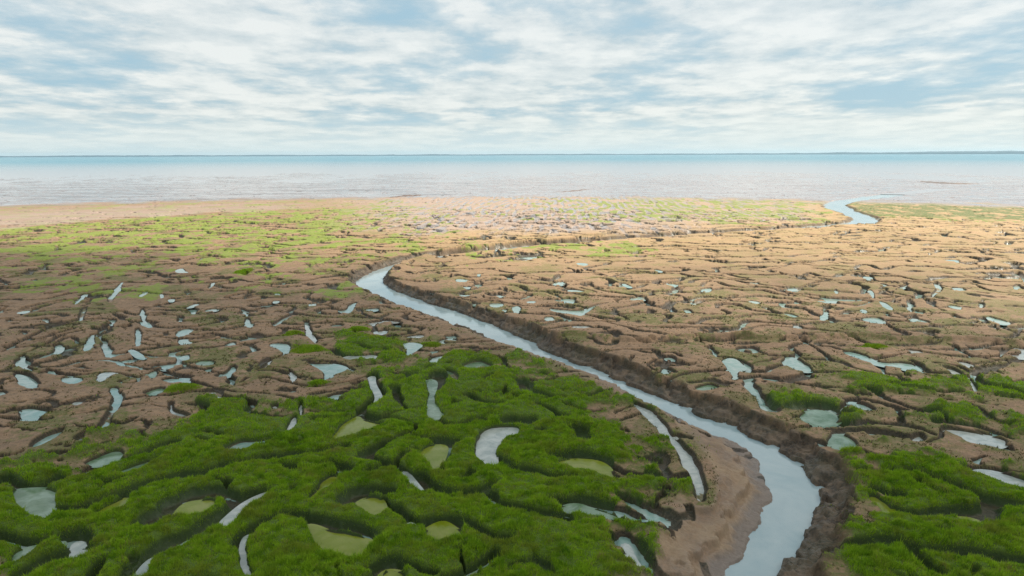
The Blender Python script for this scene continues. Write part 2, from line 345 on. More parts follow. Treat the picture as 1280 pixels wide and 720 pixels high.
ALLP = []
for k, tr, lab in POOLS:
    o, dep = pool_outline(tr, k == 'y' or k == 'g')
    ALLP.append(dict(kind=k, out=o, dep=dep, label=lab, tr=tr))
for tr in MID:
    o, dep = pool_outline(tr, False)
    ALLP.append(dict(kind='c', out=o, dep=dep, label='', tr=tr))
for p in ALLP:
    p['level'] = float(zbase(*p['out'].mean(0))) - p['dep']
RUNS = [(w, resample(chaikin(G(np.clip(np.asarray(p, float), -60, 1400), -0.18), 2, False), 0.4)) for w, p in RUN]
GR = [chaikin(G(p, 0.1), 1) for p in GRASS]
GR[0] = np.array([q for q in GR[0]])


def field(x, y, full=True):
    """the marsh: height and cover at the points x, y"""
    x = x.astype(np.float64)
    y = y.astype(np.float64)
    r = np.hypot(x, y)
    zb = zbase(x, y)
    # wavy edges for everything traced
    wx = x + 0.035 * samp(T_fine, x, y, 31.0) + 0.10 * samp(T_warp, x, y, 17.0)
    wy = y + 0.035 * samp(T_fine2, x, y, 31.0) + 0.10 * samp(T_warp2, x, y, 17.0)
    low = samp(T_low, x, y, 90.0)
    low2 = samp(T_low2, x, y, 63.0)
    z = zb + 0.05 * low + 0.03 * low2 + 0.02 * samp(T_warp, x, y, 24.0)
    # cover of thick grass
    veg = np.full(x.shape, -9.0)
    for pl in GR:
        x0, y0 = pl.min(0) - 3
        x1, y1 = pl.max(0) + 3
        m = (x > x0) & (x < x1) & (y > y0) & (y < y1)
        if m.any():
            veg[m] = np.maximum(veg[m], -sdf(x[m], y[m], pl))
    patch = samp(T_low2, x, y, 26.0)
    vegm = sstep(-0.7, 0.7, veg + 0.9 * patch + 0.35 * samp(T_fine, x, y, 20.0))
    vegm = np.where(veg < -8, 0, vegm)
    # sparse olive growth between, and the far green bands
    near_far = sstep(60, 120, y)
    olive = sstep(0.2, 1.5, samp(T_low2, x, y, 40.0) + 0.4 * samp(T_fine, x, y, 13.0)) * (1 - sstep(200, 260, y))
    olive = np.maximum(olive, 0.9 * sstep(-5, 0.5, veg + 2.0 * patch) * (veg > -8))
    olive = np.maximum(olive, 0.8 * sstep(0.1, 1.0, patch + 0.5 * low) * sstep(12, 20, x) * (1 - sstep(75, 95, y)))
    # algal green on the flats
    ang = np.degrees(np.arctan2(x, np.maximum(y, 1)))
    g_left = sstep(95, 125, y) * (1 - sstep(192, 202, r - 1.6 * (ang + 35) + 4 * low)) * (1 - sstep(-12, -1, ang + 4 * low))
    g_mid = sstep(165, 190, r) * (1 - sstep(265, 300, r - 1.5 * ang)) * sstep(0, 9, ang + 2 * low) * (1 - sstep(20, 24, ang))
    g_right = sstep(195, 215, r) * (1 - sstep(282, 296, r)) * sstep(23.5, 25.5, ang)
    g_near = 0.35 * sstep(70, 100, y) * (1 - sstep(-20, -6, ang))
    g_bend = 0.6 * sstep(104, 112, y) * (1 - sstep(122, 130, y)) * sstep(-4, -1, ang) * (1 - sstep(8, 12, ang))
    apat = samp(T_low, x * 1.0, y * 0.55, 37.0) + 0.8 * samp(T_fine, x, y * 0.5, 55.0)
    rib = samp(T_band, x * 0.95 - y * 0.07 + 0.4 * samp(T_warp, x, y * .5, 90.0), y * 0.09, 62.0)
    apat = apat - 0.9 * rib * g_mid
    band = np.maximum(np.maximum(g_left * 1.0, g_mid * 1.05), np.maximum(g_near, g_bend))
    algae = sstep(0.0, 0.6, 0.95 * apat + 1.1 * low + 2.0 * band - 1.45) * (band > 0.02)
    algae = np.maximum(algae, sstep(-.3, 0.6, apat + 2.2 * g_right - 1.2) * (g_right > .05))
    darkgreen = g_right
    # labyrinth of runnels: contours of band-limited noise, broken up
    wf = sstep(72, 112, r)

    def bands(qx, qy):
        ux = qx + 1.5 * samp(T_warp, qx, qy, 45.0) + 0.02 * samp(T_fine, qx, qy, 40.0)
        uy = qy + 1.5 * samp(T_warp2, qx, qy, 45.0) + 0.02 * samp(T_fine2, qx, qy, 40.0)
        n = samp(T_band, ux * 0.50 + 0.25 * uy, uy * 1.05 - 0.1 * ux, 200.0)
        # farther out the creeklets are wider apart
        f = samp(T_band, ux * 0.30 + 0.15 * uy, uy * 1.0 - 0.05 * ux, 370.0)
        return (n * (1 - wf) + f * wf) / np.sqrt((1 - wf) ** 2 + wf ** 2), ux, uy
    b1, sx, sy = bands(x, y)
    gx_ = (bands(x + 0.25, y)[0] - b1) / 0.25
    gy_ = (bands(x, y + 0.25)[0] - b1) / 0.25
    dist1 = np.abs(b1) / np.maximum(np.hypot(gx_, gy_), np.where(r < 95, 0.35, 0.2))     # metres to the nearest runnel line
    b2 = samp(T_band2, sx * 0.75, sy, 150.0)
    b3 = samp(T_band, sx * 0.6 + 40, sy * 1.0, 160.0)
    gate = samp(T_low2, x, y, 33.0) + 0.55 * b2
    lim = (0.26 + 0.12 * np.clip(samp(T_low, x, y, 23.0), -1, 1)) * np.interp(y, [20, 60, 120, 200], [0.8, 1.1, 1.3, 1.5])
    dens = 1 - 0.9 * vegm
    dens = dens * (1 - 0.3 * sstep(-60, -40, -y))       # traced by hand close by
    dens = dens * (1 - sstep(180, 240, r))
    wid = np.interp(y, [20, 60, 120, 200], [0.17, 0.27, 0.52, 0.8]) * (1 + 0.35 * np.clip(samp(T_low, x, y, 23.0), -1.5, 1.5))
    run = (1 - sstep(wid * 0.5, wid * 1.35, dist1)) * sstep(-1.5, -1.0, gate + 3.2 * (dens - 1))
    run = np.maximum(run, (1 - sstep(lim * 0.8, lim * 1.5, np.abs(b3))) * sstep(0.5, 0.9, -gate + 3.2 * (dens - 1)) * 0.9)
    # shallow pans where the pattern dips
    pan = sstep(1.5, 1.75, -b3 + 0.15 * b2) * sstep(0.1, 0.5, -gate + 1.3 * (dens - 1) + .15) * (1 - sstep(120, 170, r))
    # ribs and drainage rills on the outer flat
    rib = samp(T_band, x * 0.95 - y * 0.07 + 0.4 * samp(T_warp, x, y * .5, 90.0), y * 0.09, 62.0)
    outer = sstep(135, 160, r + 3 * low) * (1 - sstep(270, 330, r)) * sstep(-16, -4, ang) * (1 - sstep(8, 18, ang + (r - 170) * .02))
    outer = np.maximum(outer, 0.6 * g_mid)
    rill = outer * sstep(0.35, 0.8, rib + 0.35 * low)
    # hand traced runnels
    tr = np.zeros(x.shape)
    soft = np.zeros(x.shape)
    for w, pl in RUNS:
        x0, y0 = pl.min(0) - 1.5
        x1, y1 = pl.max(0) + 1.5
        idx = np.nonzero((x > x0) & (x < x1) & (y > y0) & (y < y1))[0]
        if len(idx):
            d = segdist(wx[idx], wy[idx], pl)
            ww = w * (1 + 0.3 * low2[idx]) * (1.0 + 0.45 * vegm[idx])
            tr[idx] = np.maximum(tr[idx], 1 - sstep(ww * 0.75, ww * 1.7, d))
            soft[idx] = np.maximum(soft[idx], 1 - np.clip((d - ww) / 1.1, 0, 1))
    # pools
    pl_c = np.zeros(x.shape)
    pl_d = np.zeros(x.shape)
    rim = np.zeros(x.shape)
    for p in ALLP:
        pl = p['out']
        x0, y0 = pl.min(0) - 1.2
        x1, y1 = pl.max(0) + 1.2
        idx = np.nonzero((x > x0) & (x < x1) & (y > y0) & (y < y1))[0]
        if len(idx):
            d = sdf(0.4 * x[idx] + 0.6 * wx[idx], 0.4 * y[idx] + 0.6 * wy[idx], pl)
            c = 1 - sstep(-0.12, 0.16, d)
            up = c > pl_c[idx]
            pl_c[idx] = np.where(up, c, pl_c[idx])
            pl_d[idx] = np.where(up, p['dep'] + 0.12, pl_d[idx])
            rim[idx] = np.maximum(rim[idx], 1 - sstep(0.1, 0.8, d))
            soft[idx] = np.maximum(soft[idx], 1 - np.clip(d / 1.0, 0, 1))
    depth_near = np.interp(y, [20, 60, 110, 200], [0.48, 0.46, 0.75, 0.75]) + 0.05 * vegm
    # grass lobes: the same labyrinth, kept away from the traced channels
    gl = vegm * sstep(-0.6, -0.3, gate) * (1 - sstep(0.02, 0.3, soft))
    lobe = (1 - sstep(0.15, 0.42, dist1)) * gl
    soft = np.maximum(soft, (1 - np.clip(np.abs(b1) / 1.1, 0, 1)) * gl)
    soft = np.maximum(soft, (1 - vegm) * (1 - np.clip(np.abs(b1) / 0.9, 0, 1)) * sstep(-1.5, -0.9, gate) * (1 - sstep(180, 240, r)))
    run = np.maximum(run, lobe * 0.85)
    carve = np.maximum(tr * depth_near, np.maximum(run * depth_near * (0.8 + .2 * np.clip(b2, -1, 1)), pan * 0.34))
    carve = np.maximum(carve, pl_c * pl_d)
    dome = vegm * (0.04 + 0.05 * patch + 0.12 * (1 - soft ** 1.6)) - (1 - vegm) * 0.10 * soft ** 1.5 * (1 - rim)
    z = z + dome * (1 - np.clip(carve / 0.3, 0, 1))
    z = z - carve - 0.10 * rill
    z += 0.005 * samp(T_fine, x, y, 12.0) * (1 - sstep(150, 250, r))
    # mud levee / track and the scarp beyond the bend
    for pl in TRACK:
        m = (y > 45) & (y < 85) & (x > -5) & (x < 70)
        if m.any():
            d = segdist(x[m] + 0.4 * low[m], wy[m] + 0.5 * low2[m], pl)
            z[m] += 0.34 * (1 - sstep(0.1, 0.9, d))
            carve[m] *= sstep(0.2, 1.0, d)
    # ---- the creek
    wet = np.zeros(x.shape)
    bankm = np.zeros(x.shape)
    leftm = np.zeros(x.shape)
    leftb = np.zeros(x.shape)
    shelf = np.zeros(x.shape)
    m = np.nonzero((x > -45) & (x < 40) & (y > 8) & (y < 125))[0]
    if len(m):
        xx = x[m] + 0.03 * samp(T_fine, x[m], y[m], 22.0) + 0.10 * samp(T_warp, x[m], y[m], 12.0)
        yy = y[m] + 0.03 * samp(T_fine2, x[m], y[m], 22.0) + 0.10 * samp(T_warp2, x[m], y[m], 12.0)
        ins = inside(xx, yy, CREEK_POLY)
        dl = segdist(xx, yy, cl_)
        dr = segdist(xx, yy, cr_)
        left = dl < dr
        d = np.minimum(dl, dr)
        W = np.where(left, np.interp(y[m], [22, 34, 45, 60, 90], [2.6, 2.8, 2.0, 1.4, 1.3]), np.interp(y[m], [22, 30, 45, 60, 75, 95], [1.6, 1.7, 1.9, 1.6, 1.3, 0.9]))
        t = d / W + 1.1 * rim[m]
        cr = samp(T_fine, x[m] * 1.0, y[m] * 1.0, 24.0)
        cr2 = samp(T_fine2, x[m], y[m], 14.0)
        cr3 = samp(T_warp, x[m], y[m], 7.0)
        tt = np.clip(t + (0.10 * cr3 + 0.04 * cr) * sstep(0, .15, t) * np.where(left, 0.5, 1.0), 0, 1.3)
        # ragged benches: steep step, shelf, steep step
        prof_r = 0.30 * sstep(0, 0.10, tt) + 0.22 * sstep(0.25, 0.5, tt) + 0.48 * sstep(0.72, 0.95, tt)
        prof_l = 0.16 * sstep(0, 0.07, tt) + 0.2 * sstep(0.18, 0.42, tt) + 0.34 * sstep(0.45, 0.55, tt) + 0.30 * sstep(0.7, 1.05, tt)
        prof = np.where(left, prof_l, prof_r)
        top = z[m]
        wl = WC
        bz = wl - 0.05 + (top - wl + 0.05) * prof + (0.018 * cr + 0.025 * cr3) * np.where(left, 0.5, 1.0) * np.sin(np.clip(t, 0, 1) * math.pi) + 0.012 * cr2 * (1 - sstep(.8, 1, t))
        bz = np.where(ins, wl - 0.25 - 0.25 * np.minimum(d, 1.0), bz)
        use = (t < 1.3) | ins
        z[m] = np.where(use, bz, z[m])
        b = np.where(ins, 1, 1 - sstep(0.75, 1.15, t))
        bankm[m] = b
        leftm[m] = left & (y[m] < 60)
        leftb[m] = (left & ~ins) * (1 - sstep(1.0, 1.5, t)) * (y[m] < 75)
        shelf[m] = (~ins) * (1 - sstep(0.22, 0.42, tt))
        wet[m] = np.maximum(wet[m], np.where(ins, 1, 1 - sstep(0.3, 1.0, t)))
    for pl, hw, W, in ((mid_, 1.5, 0.9), (far_, 2.2, 1.8)):
        x0, y0 = pl.min(0) - 12
        x1, y1 = pl.max(0) + 12
        m = np.nonzero((x > x0) & (x < x1) & (y > y0) & (y < y1))[0]
        if len(m):
            d = segdist(x[m] + 0.3 * low2[m], y[m] + 0.5 * low[m], pl)
            if pl is far_:
                hwv = hw * np.interp(y[m], [150, 210, 300], [0.8, 1.0, 1.8])
            else:
                hwv = hw
            t = (d - hwv) / W
            wl = wcreek(x[m], y[m])
            bz = wl - 0.3 + (z[m] - wl + 0.3) * sstep(0, 1, t)
            z[m] = np.where(t < 1, np.minimum(z[m], bz), z[m])
            bankm[m] = np.maximum(bankm[m], 0.8 * (1 - sstep(0.6, 1.3, t)))
            wet[m] = np.maximum(wet[m], 1 - sstep(0.1, 0.7, t))
    m = np.nonzero((y > 75) & (y < 140) & (x > -30) & (x < 25))[0]
    if len(m):
        d = segdist(x[m], wy[m] - 1.5, SCARP)
        z[m] += 0.35 * (1 - sstep(0.4, 3.0, d)) * (bankm[m] < 0.2)
    # outer flat
    flat = sstep(262, 292, r + 0.3 * ang + 5 * low)
    rip = samp(T_band, x * 0.35, y * 0.12, 90.0) * 0.5 + samp(T_fine, x * 0.2, y * 0.1, 70.0) * 0.5
    z = z + flat * (0.03 * rip + 0.05 * samp(T_low, x * .5, y * .25, 200.0))
    sheen = flat * sstep(-1.2, 0.2, rip)
    out = dict(z=z)
    if full:
        cc = np.clip(carve / 0.3, 0, 1)
        out['vegr'] = vegm
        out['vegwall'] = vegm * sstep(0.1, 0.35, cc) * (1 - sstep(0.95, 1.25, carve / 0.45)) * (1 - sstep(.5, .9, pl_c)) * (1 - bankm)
        out['leftbank'] = leftb
        out['pale'] = np.maximum(outer, sstep(150, 185, r) * sstep(-16, -6, ang) * (1 - sstep(10, 22, ang))) * (1 - bankm) * (1 - flat)
        out['west'] = 0.55 * sstep(2, -14, ang + 3 * low)
        out['shelf'] = shelf
        out['sunlit_tone'] = sstep(62, 150, r) * (1 - bankm) * (1 - flat) * sstep(-22, 2, ang - 0.12 * (120 - y) * (y < 120))
        vegm = vegm * (1 - sstep(0.25, 0.6, cc)) * (1 - bankm)
        algae = algae * (1 - sstep(0.5, 0.9, cc)) * (1 - bankm) * (1 - flat) * (1 - 0.7 * rill)
        wet = np.maximum(wet, np.maximum(sstep(0.5, 1.0, cc), np.maximum(rill, flat)))
        edge = sstep(0.02, 0.25, cc) * (1 - sstep(0.9, 1.0, pl_c))  # runnel walls and floors, where the painted shade goes
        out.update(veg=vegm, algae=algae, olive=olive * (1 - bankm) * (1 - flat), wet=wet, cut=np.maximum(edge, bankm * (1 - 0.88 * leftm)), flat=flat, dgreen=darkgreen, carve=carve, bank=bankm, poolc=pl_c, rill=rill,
                   sand=sstep(-8, -22, ang + 2 * low) * sstep(192, 202, r - 1.6 * (ang + 35) + 4 * low) * (1 - sstep(225, 300, r + 8 * low)))
    return out


# ------------------------------------------------------------------ mesh helpers
def mesh_obj(name, V, F, mat, smooth=False, attrs=None, parent=None):
    me = bpy.data.meshes.new(name)
    V = np.ascontiguousarray(V, np.float32)
    F = np.ascontiguousarray(F, np.int32)
    n, k = F.shape
    me.vertices.add(len(V))
    me.vertices.foreach_set('co', V.ravel())
    me.loops.add(n * k)
    me.loops.foreach_set('vertex_index', F.ravel())
    me.polygons.add(n)
    me.polygons.foreach_set('loop_start', np.arange(0, n * k, k, dtype=np.int32))
    me.polygons.foreach_set('loop_total', np.full(n, k, np.int32))
    if smooth:
        me.polygons.foreach_set('use_smooth', np.ones(n, bool))
    me.update(calc_edges=True)
    for a, v in (attrs or {}).items():
        at = me.attributes.new(a, 'FLOAT', 'POINT')
        at.data.foreach_set('value', np.ascontiguousarray(v, np.float32))
    me.materials.append(mat)
    o = bpy.data.objects.new(name, me)
    COL.objects.link(o)
    o.parent = parent
    return o


def tag(o, label=None, cat=None, group=None, kind=None):
    if label: o['label'] = label
    if cat: o['category'] = cat
    if group: o['group'] = group
    if kind: o['kind'] = kind
    return o


def grid_faces(nr, nc, wrap=False):
    i = np.arange(nr - 1)[:, None] * nc
    j = np.arange(nc - 1)[None, :]
    a = (i + j).ravel()
    return np.stack([a, a + 1, a + nc + 1, a + nc], -1)


# ------------------------------------------------------------------ node helper
class NT:
    def __init__(self, tree):
        self.t = tree
        self.n = tree.nodes
        self.l = tree.links
        self.n.clear()

    def node(self, typ, ins=None, **props):
        n = self.n.new(typ)
        for k, v in props.items():
            setattr(n, k, v)
        for k, v in (ins or {}).items():
            s = n.inputs[k]
            if isinstance(v, bpy.types.NodeSocket):
                self.l.new(v, s)
            else:
                s.default_value = v
        return n

    def attr(self, name):
        return self.node('ShaderNodeAttribute', attribute_name=name).outputs['Fac']

    def math(self, op, a, b=0.0, c=0.0, clamp=False):
        n = self.node('ShaderNodeMath', {0: a, 1: b}, operation=op, use_clamp=clamp)
        if op in ('MULTIPLY_ADD', 'COMPARE'):
            if isinstance(c, bpy.types.NodeSocket): self.l.new(c, n.inputs[2])
            else: n.inputs[2].default_value = c
        return n.outputs[0]

    def rng(self, v, a, b, c=0.0, d=1.0):
        return self.node('ShaderNodeMapRange', {0: v, 1: a, 2: b, 3: c, 4: d}).outputs[0]

    def mix(self, f, a, b):
        n = self.node('ShaderNodeMix', data_type='RGBA')
        for s, v in ((n.inputs[0], f), (n.inputs[6], a), (n.inputs[7], b)):
            if isinstance(v, bpy.types.NodeSocket): self.l.new(v, s)
            else: s.default_value = v if not isinstance(v, tuple) else (*v, 1)[:4]
        return n.outputs[2]

    def noise(self, vec, scale, detail=4, rough=0.6, dist=0.0):
        return self.node('ShaderNodeTexNoise', {'Vector': vec, 'Scale': scale, 'Detail': detail, 'Roughness': rough, 'Distortion': dist}).outputs[0]


def new_mat(name):
    m = bpy.data.materials.new(name)
    m.use_nodes = True
    return m, NT(m.node_tree)


def geo_pos(t):
    return t.node('ShaderNodeNewGeometry').outputs['Position']


# ground
def ground_mat():
    m, t = new_mat('marsh mud')
    P = geo_pos(t)
    sc = t.node('ShaderNodeVectorMath', {0: P, 1: (1, 1, 1)}, operation='MULTIPLY').outputs[0]
    n1 = t.noise(sc, 0.35, 5, 0.6)
    n2 = t.noise(sc, 2.2, 6, 0.7)
    n3 = t.noise(sc, 9.0, 4, 0.7)
    n4 = t.noise(sc, 28.0, 3, 0.7)
    veg, algae, olive, wet, cut, flat, dg, bank, rill, sand = [t.attr(a) for a in ('veg', 'algae', 'olive', 'wet', 'cut', 'flat', 'dgreen', 'bank', 'rill', 'sand')]
    mud = t.mix(t.rng(n1, 0.35, 0.65), MUD_A, MUD_B)
    mud = t.mix(t.rng(n2, 0.42, 0.72), mud, MUD_C)
    # specks of small plants and worm casts
    sp = t.math('MULTIPLY', t.rng(n3, 0.555, 0.60), t.rng(n2, 0.40, 0.55))
    mud = t.mix(t.math('MULTIPLY', sp, t.math('SUBTRACT', 0.75, t.math('MULTIPLY', flat, 0.75))), mud, (0.06, 0.065, 0.025))
    ol = t.math('MULTIPLY', olive, t.rng(t.math('ADD', n3, t.math('MULTIPLY', n2, 0.6)), 0.60, 0.84), clamp=True)
    mud = t.mix(t.math('MULTIPLY', ol, 0.9), mud, t.mix(t.rng(n2, .35, .65), (0.075, 0.105, 0.018), (0.13, 0.135, 0.035)))
    # cut banks: damp dark silt with an algal skin, darkened by painted-in wall shade
    bankc_shaded = t.mix(t.rng(n2, 0.35, 0.62), (0.022, 0.018, 0.012), (0.055, 0.040, 0.027))
    bankc_shaded = t.mix(t.math('MULTIPLY', bank, t.rng(t.noise(sc, 1.1, 5, 0.65), 0.44, 0.60, 0, 0.75)), bankc_shaded, (0.16, 0.115, 0.075))
    bankc_shaded = t.mix(t.rng(n1, 0.45, 0.6, 0, 0.6), bankc_shaded, (0.026, 0.032, 0.012))
    lb = t.attr('leftbank')
    mud = t.mix(t.math('MULTIPLY', t.attr('sunlit_tone'), t.rng(n2, 0.3, 0.6, 0.55, 1.0)), mud, t.mix(t.rng(n1, .4, .6), (0.45, 0.29, 0.155), (0.37, 0.265, 0.125)))  # sunlight on the far mud painted in as a paler, warmer colour
    mud = t.mix(t.math('MULTIPLY', t.attr('pale'), 0.85), mud, t.mix(t.rng(n2, .35, .65), (0.40, 0.30, 0.25), (0.33, 0.25, 0.21)))
    mud = t.mix(t.math('MULTIPLY', lb, t.rng(n2, 0.35, 0.6, 0.3, 0.95)), mud, t.mix(t.rng(n1, .42, .58), (0.37, 0.26, 0.165), (0.26, 0.185, 0.135)))
    mud = t.mix(t.math('MULTIPLY', lb, t.math('MULTIPLY', t.attr('shelf'), 0.8)), mud, (0.21, 0.175, 0.155))
    mud = t.mix(t.math('MULTIPLY', cut, t.rng(n3, 0.2, 0.6, 0.6, 1.0)), mud, bankc_shaded)
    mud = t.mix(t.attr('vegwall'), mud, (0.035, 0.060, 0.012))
    # grass bed
    mud = t.mix(veg, mud, t.mix(t.rng(n3, .35, .65), (0.06, 0.10, 0.010), (0.10, 0.16, 0.015)))
    alg = t.mix(t.rng(n2, .35, .65), (0.13, 0.20, 0.02), (0.23, 0.29, 0.045))
    alg = t.mix(dg, alg, (0.085, 0.13, 0.03))
    af = t.math('MULTIPLY', algae, t.rng(t.math('ADD', n2, t.math('MULTIPLY', n3, 0.3)), 0.40, 0.70), clamp=True)
    mud = t.mix(af, mud, alg)
    # rills carry a film of water, outer flat is smooth wet silt
    mud = t.mix(t.math('MULTIPLY', rill, 0.7), mud, (0.30, 0.27, 0.265))
    n5 = t.noise(t.node('ShaderNodeVectorMath', {0: P, 1: (.06, .3, 1)}, operation='MULTIPLY').outputs[0], 0.5, 5, 0.6)
    mud = t.mix(flat, mud, t.mix(t.math('ADD', t.rng(n5, .35, .65), t.math('SUBTRACT', 0.55, t.attr('west')), clamp=True), FLAT_A, FLAT_B))
    mud = t.mix(t.math('MULTIPLY', sand, t.rng(n5, .3, .7, .5, 1.0)), mud, (0.33, 0.25, 0.21))
    rough = t.math('SUBTRACT', 0.85, t.math('MULTIPLY', wet, t.rng(n1, .4, .6, 0.22, 0.50)))
    fr = t.math('MULTIPLY', t.math('MULTIPLY', flat, t.math('SUBTRACT', 1.0, sand)), t.rng(n5, .3, .7, 0.18, 0.40))
    rough = t.math('SUBTRACT', rough, fr)
    rough = t.math('SUBTRACT', rough, t.math('MULTIPLY', rill, 0.30))
    h = t.math('ADD', t.math('MULTIPLY', n3, 0.03), t.math('ADD', t.math('MULTIPLY', n4, 0.012), t.math('MULTIPLY', n2, 0.06)))
    h = t.math('MULTIPLY', h, t.math('SUBTRACT', 1.0, t.math('MULTIPLY', flat, 0.95)))
    bmp = t.node('ShaderNodeBump', {'Height': h, 'Strength': 0.9, 'Distance': 1.0}).outputs[0]
    b = t.node('ShaderNodeBsdfPrincipled', {'Base Color': mud, 'Roughness': rough, 'Normal': bmp, 'IOR': 1.4})
    o = t.node('ShaderNodeOutputMaterial', {'Surface': b.outputs[0]})
    return m


MUD_A = (0.27, 0.170, 0.100)
MUD_B = (0.34, 0.215, 0.128)
MUD_C = (0.19, 0.122, 0.080)
FLAT_A = (0.15, 0.14, 0.145)
FLAT_B = (0.31, 0.275, 0.28)


def water_mat(name, ca, cb, rough=0.04, bump=0.02, scale=3.0, ior=1.33, stretch=(1, 1, 1), patch=0.6):
    m, t = new_mat(name)
    P = geo_pos(t)
    v = t.node('ShaderNodeVectorMath', {0: P, 1: stretch}, operation='MULTIPLY').outputs[0]
    n = t.noise(v, scale, 4, 0.55)
    n2 = t.noise(v, patch, 4, 0.6, 0.6)
    c = t.mix(t.rng(n2, 0.38, 0.62), ca, cb)
    bmp = t.node('ShaderNodeBump', {'Height': n, 'Strength': 0.6, 'Distance': bump}).outputs[0]
    b = t.node('ShaderNodeBsdfPrincipled', {'Base Color': c, 'Roughness': rough, 'Normal': bmp, 'IOR': ior})
    t.node('ShaderNodeOutputMaterial', {'Surface': b.outputs[0]})
    return m


M_GROUND = ground_mat()
M_CREEK = water_mat('silty creek water', (0.27, 0.37, 0.40), (0.35, 0.43, 0.45), 0.06, 0.02, 1.6, 1.5, (1, 1, 1), 0.25)
M_POOL = {
    'c': water_mat('still pool water', (0.20, 0.33, 0.29), (0.33, 0.41, 0.37), 0.05, 0.01, 2.5, 1.5, (1, 1, 1), 1.2),
    'm': water_mat('milky pool water', (0.30, 0.34, 0.32), (0.46, 0.48, 0.45), 0.08, 0.02, 5.0, 1.5, (1, 1, 1), 1.5),
    'g': water_mat('green pool water', (0.09, 0.16, 0.08), (0.22, 0.30, 0.22), 0.05, 0.01, 3.0, 1.45, (1, 1, 1), 1.0),
    'y': water_mat('algae pool water', (0.16, 0.20, 0.010), (0.23, 0.25, 0.05), 0.10, 0.02, 3.0, 1.35, (1, 1, 1), 0.9),
}
for _k in 'yg':
    for _n in M_POOL[_k].node_tree.nodes:
        if _n.type == 'BSDF_PRINCIPLED':
            _n.inputs['Specular IOR Level'].default_value = 0.3
M_SEA = water_mat('sea water', (0.04, 0.19, 0.27), (0.06, 0.22, 0.29), 0.25, 0.25, 0.25, 1.33, (0.15, 1, 1), 0.004)


_t = NT.__new__(NT); _t.t = M_SEA.node_tree; _t.n = _t.t.nodes; _t.l = _t.t.links
_b = [n for n in _t.n if n.type == 'BSDF_PRINCIPLED'][0]
_c = _b.inputs['Base Color'].links[0].from_socket
_t.l.new(_t.mix(_t.attr('shallow'), _c, (0.31, 0.32, 0.345)), _b.inputs['Base Color'])


def grass_mat():
    m, t = new_mat('marsh grass')
    P = geo_pos(t)
    n1 = t.noise(P, 0.22, 4, 0.6)
    n2 = t.noise(P, 1.6, 3, 0.6)
    sh = t.attr('tone')
    c = t.mix(t.rng(n1, .38, .62), (0.20, 0.36, 0.016), (0.29, 0.46, 0.024))
    c = t.mix(t.rng(n2, .4, .65, 0, .9), c, (0.08, 0.20, 0.012))
    c = t.mix(t.rng(sh, 0.15, 0.9, 0, 0.9), c, (0.40, 0.56, 0.04))
    n3 = t.noise(P, 0.6, 5, 0.65)
    c = t.mix(t.rng(n3, .50, .64, 0, 0.65), c, (0.26, 0.29, 0.045))
    c = t.mix(t.math('GREATER_THAN', sh, 0.95), c, (0.30, 0.27, 0.09))
    d = t.node('ShaderNodeBsdfDiffuse', {'Color': c, 'Roughness': 0.5}).outputs[0]
    tr = t.node('ShaderNodeBsdfTranslucent', {'Color': c}).outputs[0]
    mx = t.node('ShaderNodeMixShader', {0: 0.42, 1: d, 2: tr}).outputs[0]
    t.node('ShaderNodeOutputMaterial', {'Surface': mx})
    return m


M_GRASS = grass_mat()


def build_ground():
    A = 42.0
    az = np.r_[np.linspace(-180, -70, 14), np.linspace(-66, -A - 2, 16), np.linspace(-A, A, NCOL), np.linspace(A + 2, 66, 16), np.linspace(70, 180, 14)]
    # rings: evenly spaced in depression angle seen from the drone, closer below it
    pys = np.r_[np.linspace(790, 345, 930, endpoint=False), np.linspace(345, 194.5, 600)]
    dep = np.arctan((pys - 360) / FPX) + PITCH
    dist = H / np.tan(np.maximum(dep, radians(0.02)))
    dist = dist[dist < 1600]
    dist = np.r_[0.5, 4, 8, 11, np.linspace(13, dist[0] - .1, 12), dist, 2000, 4000, 9000, 15500]
    a, rr = np.meshgrid(np.radians(az), dist)
    x = (np.sin(a) * rr).ravel()
    y = (np.cos(a) * rr).ravel()
    f = field(x, y)
    V = np.stack([x, y, f['z']], -1)
    F = grid_faces(len(dist), len(az))[:, ::-1]
    at = {k: f[k] for k in ('pale', 'west', 'leftbank', 'shelf', 'sunlit_tone', 'vegwall', 'veg', 'algae', 'olive', 'wet', 'cut', 'flat', 'bank', 'rill', 'sand')}
    at['dgreen'] = f['dgreen']
    o = mesh_obj('ground', V, F, M_GROUND, True, at)
    tag(o, 'brown tidal mud flat cut by winding runnels, pinkish and wet towards the sea', 'mud flat', kind='structure')
    return o


NCOL, NROW = 1750, 1250


# ------------------------------------------------------------------ water
def ribbon(name, centre, half, mat, zf):
    c = resample(centre, 1.0)
    d = np.gradient(c, axis=0)
    nrm = np.stack([-d[:, 1], d[:, 0]], -1) / (np.hypot(d[:, 0], d[:, 1])[:, None] + 1e-9)
    half = np.broadcast_to(half, (len(c),))[:, None]
    rows = [c + nrm * half * k for k in (-1, -.5, 0, .5, 1)]
    P = np.stack(rows, 1).reshape(-1, 2)
    V = np.c_[P, zf(P[:, 0], P[:, 1])]
    return V, grid_faces(len(c), 5)


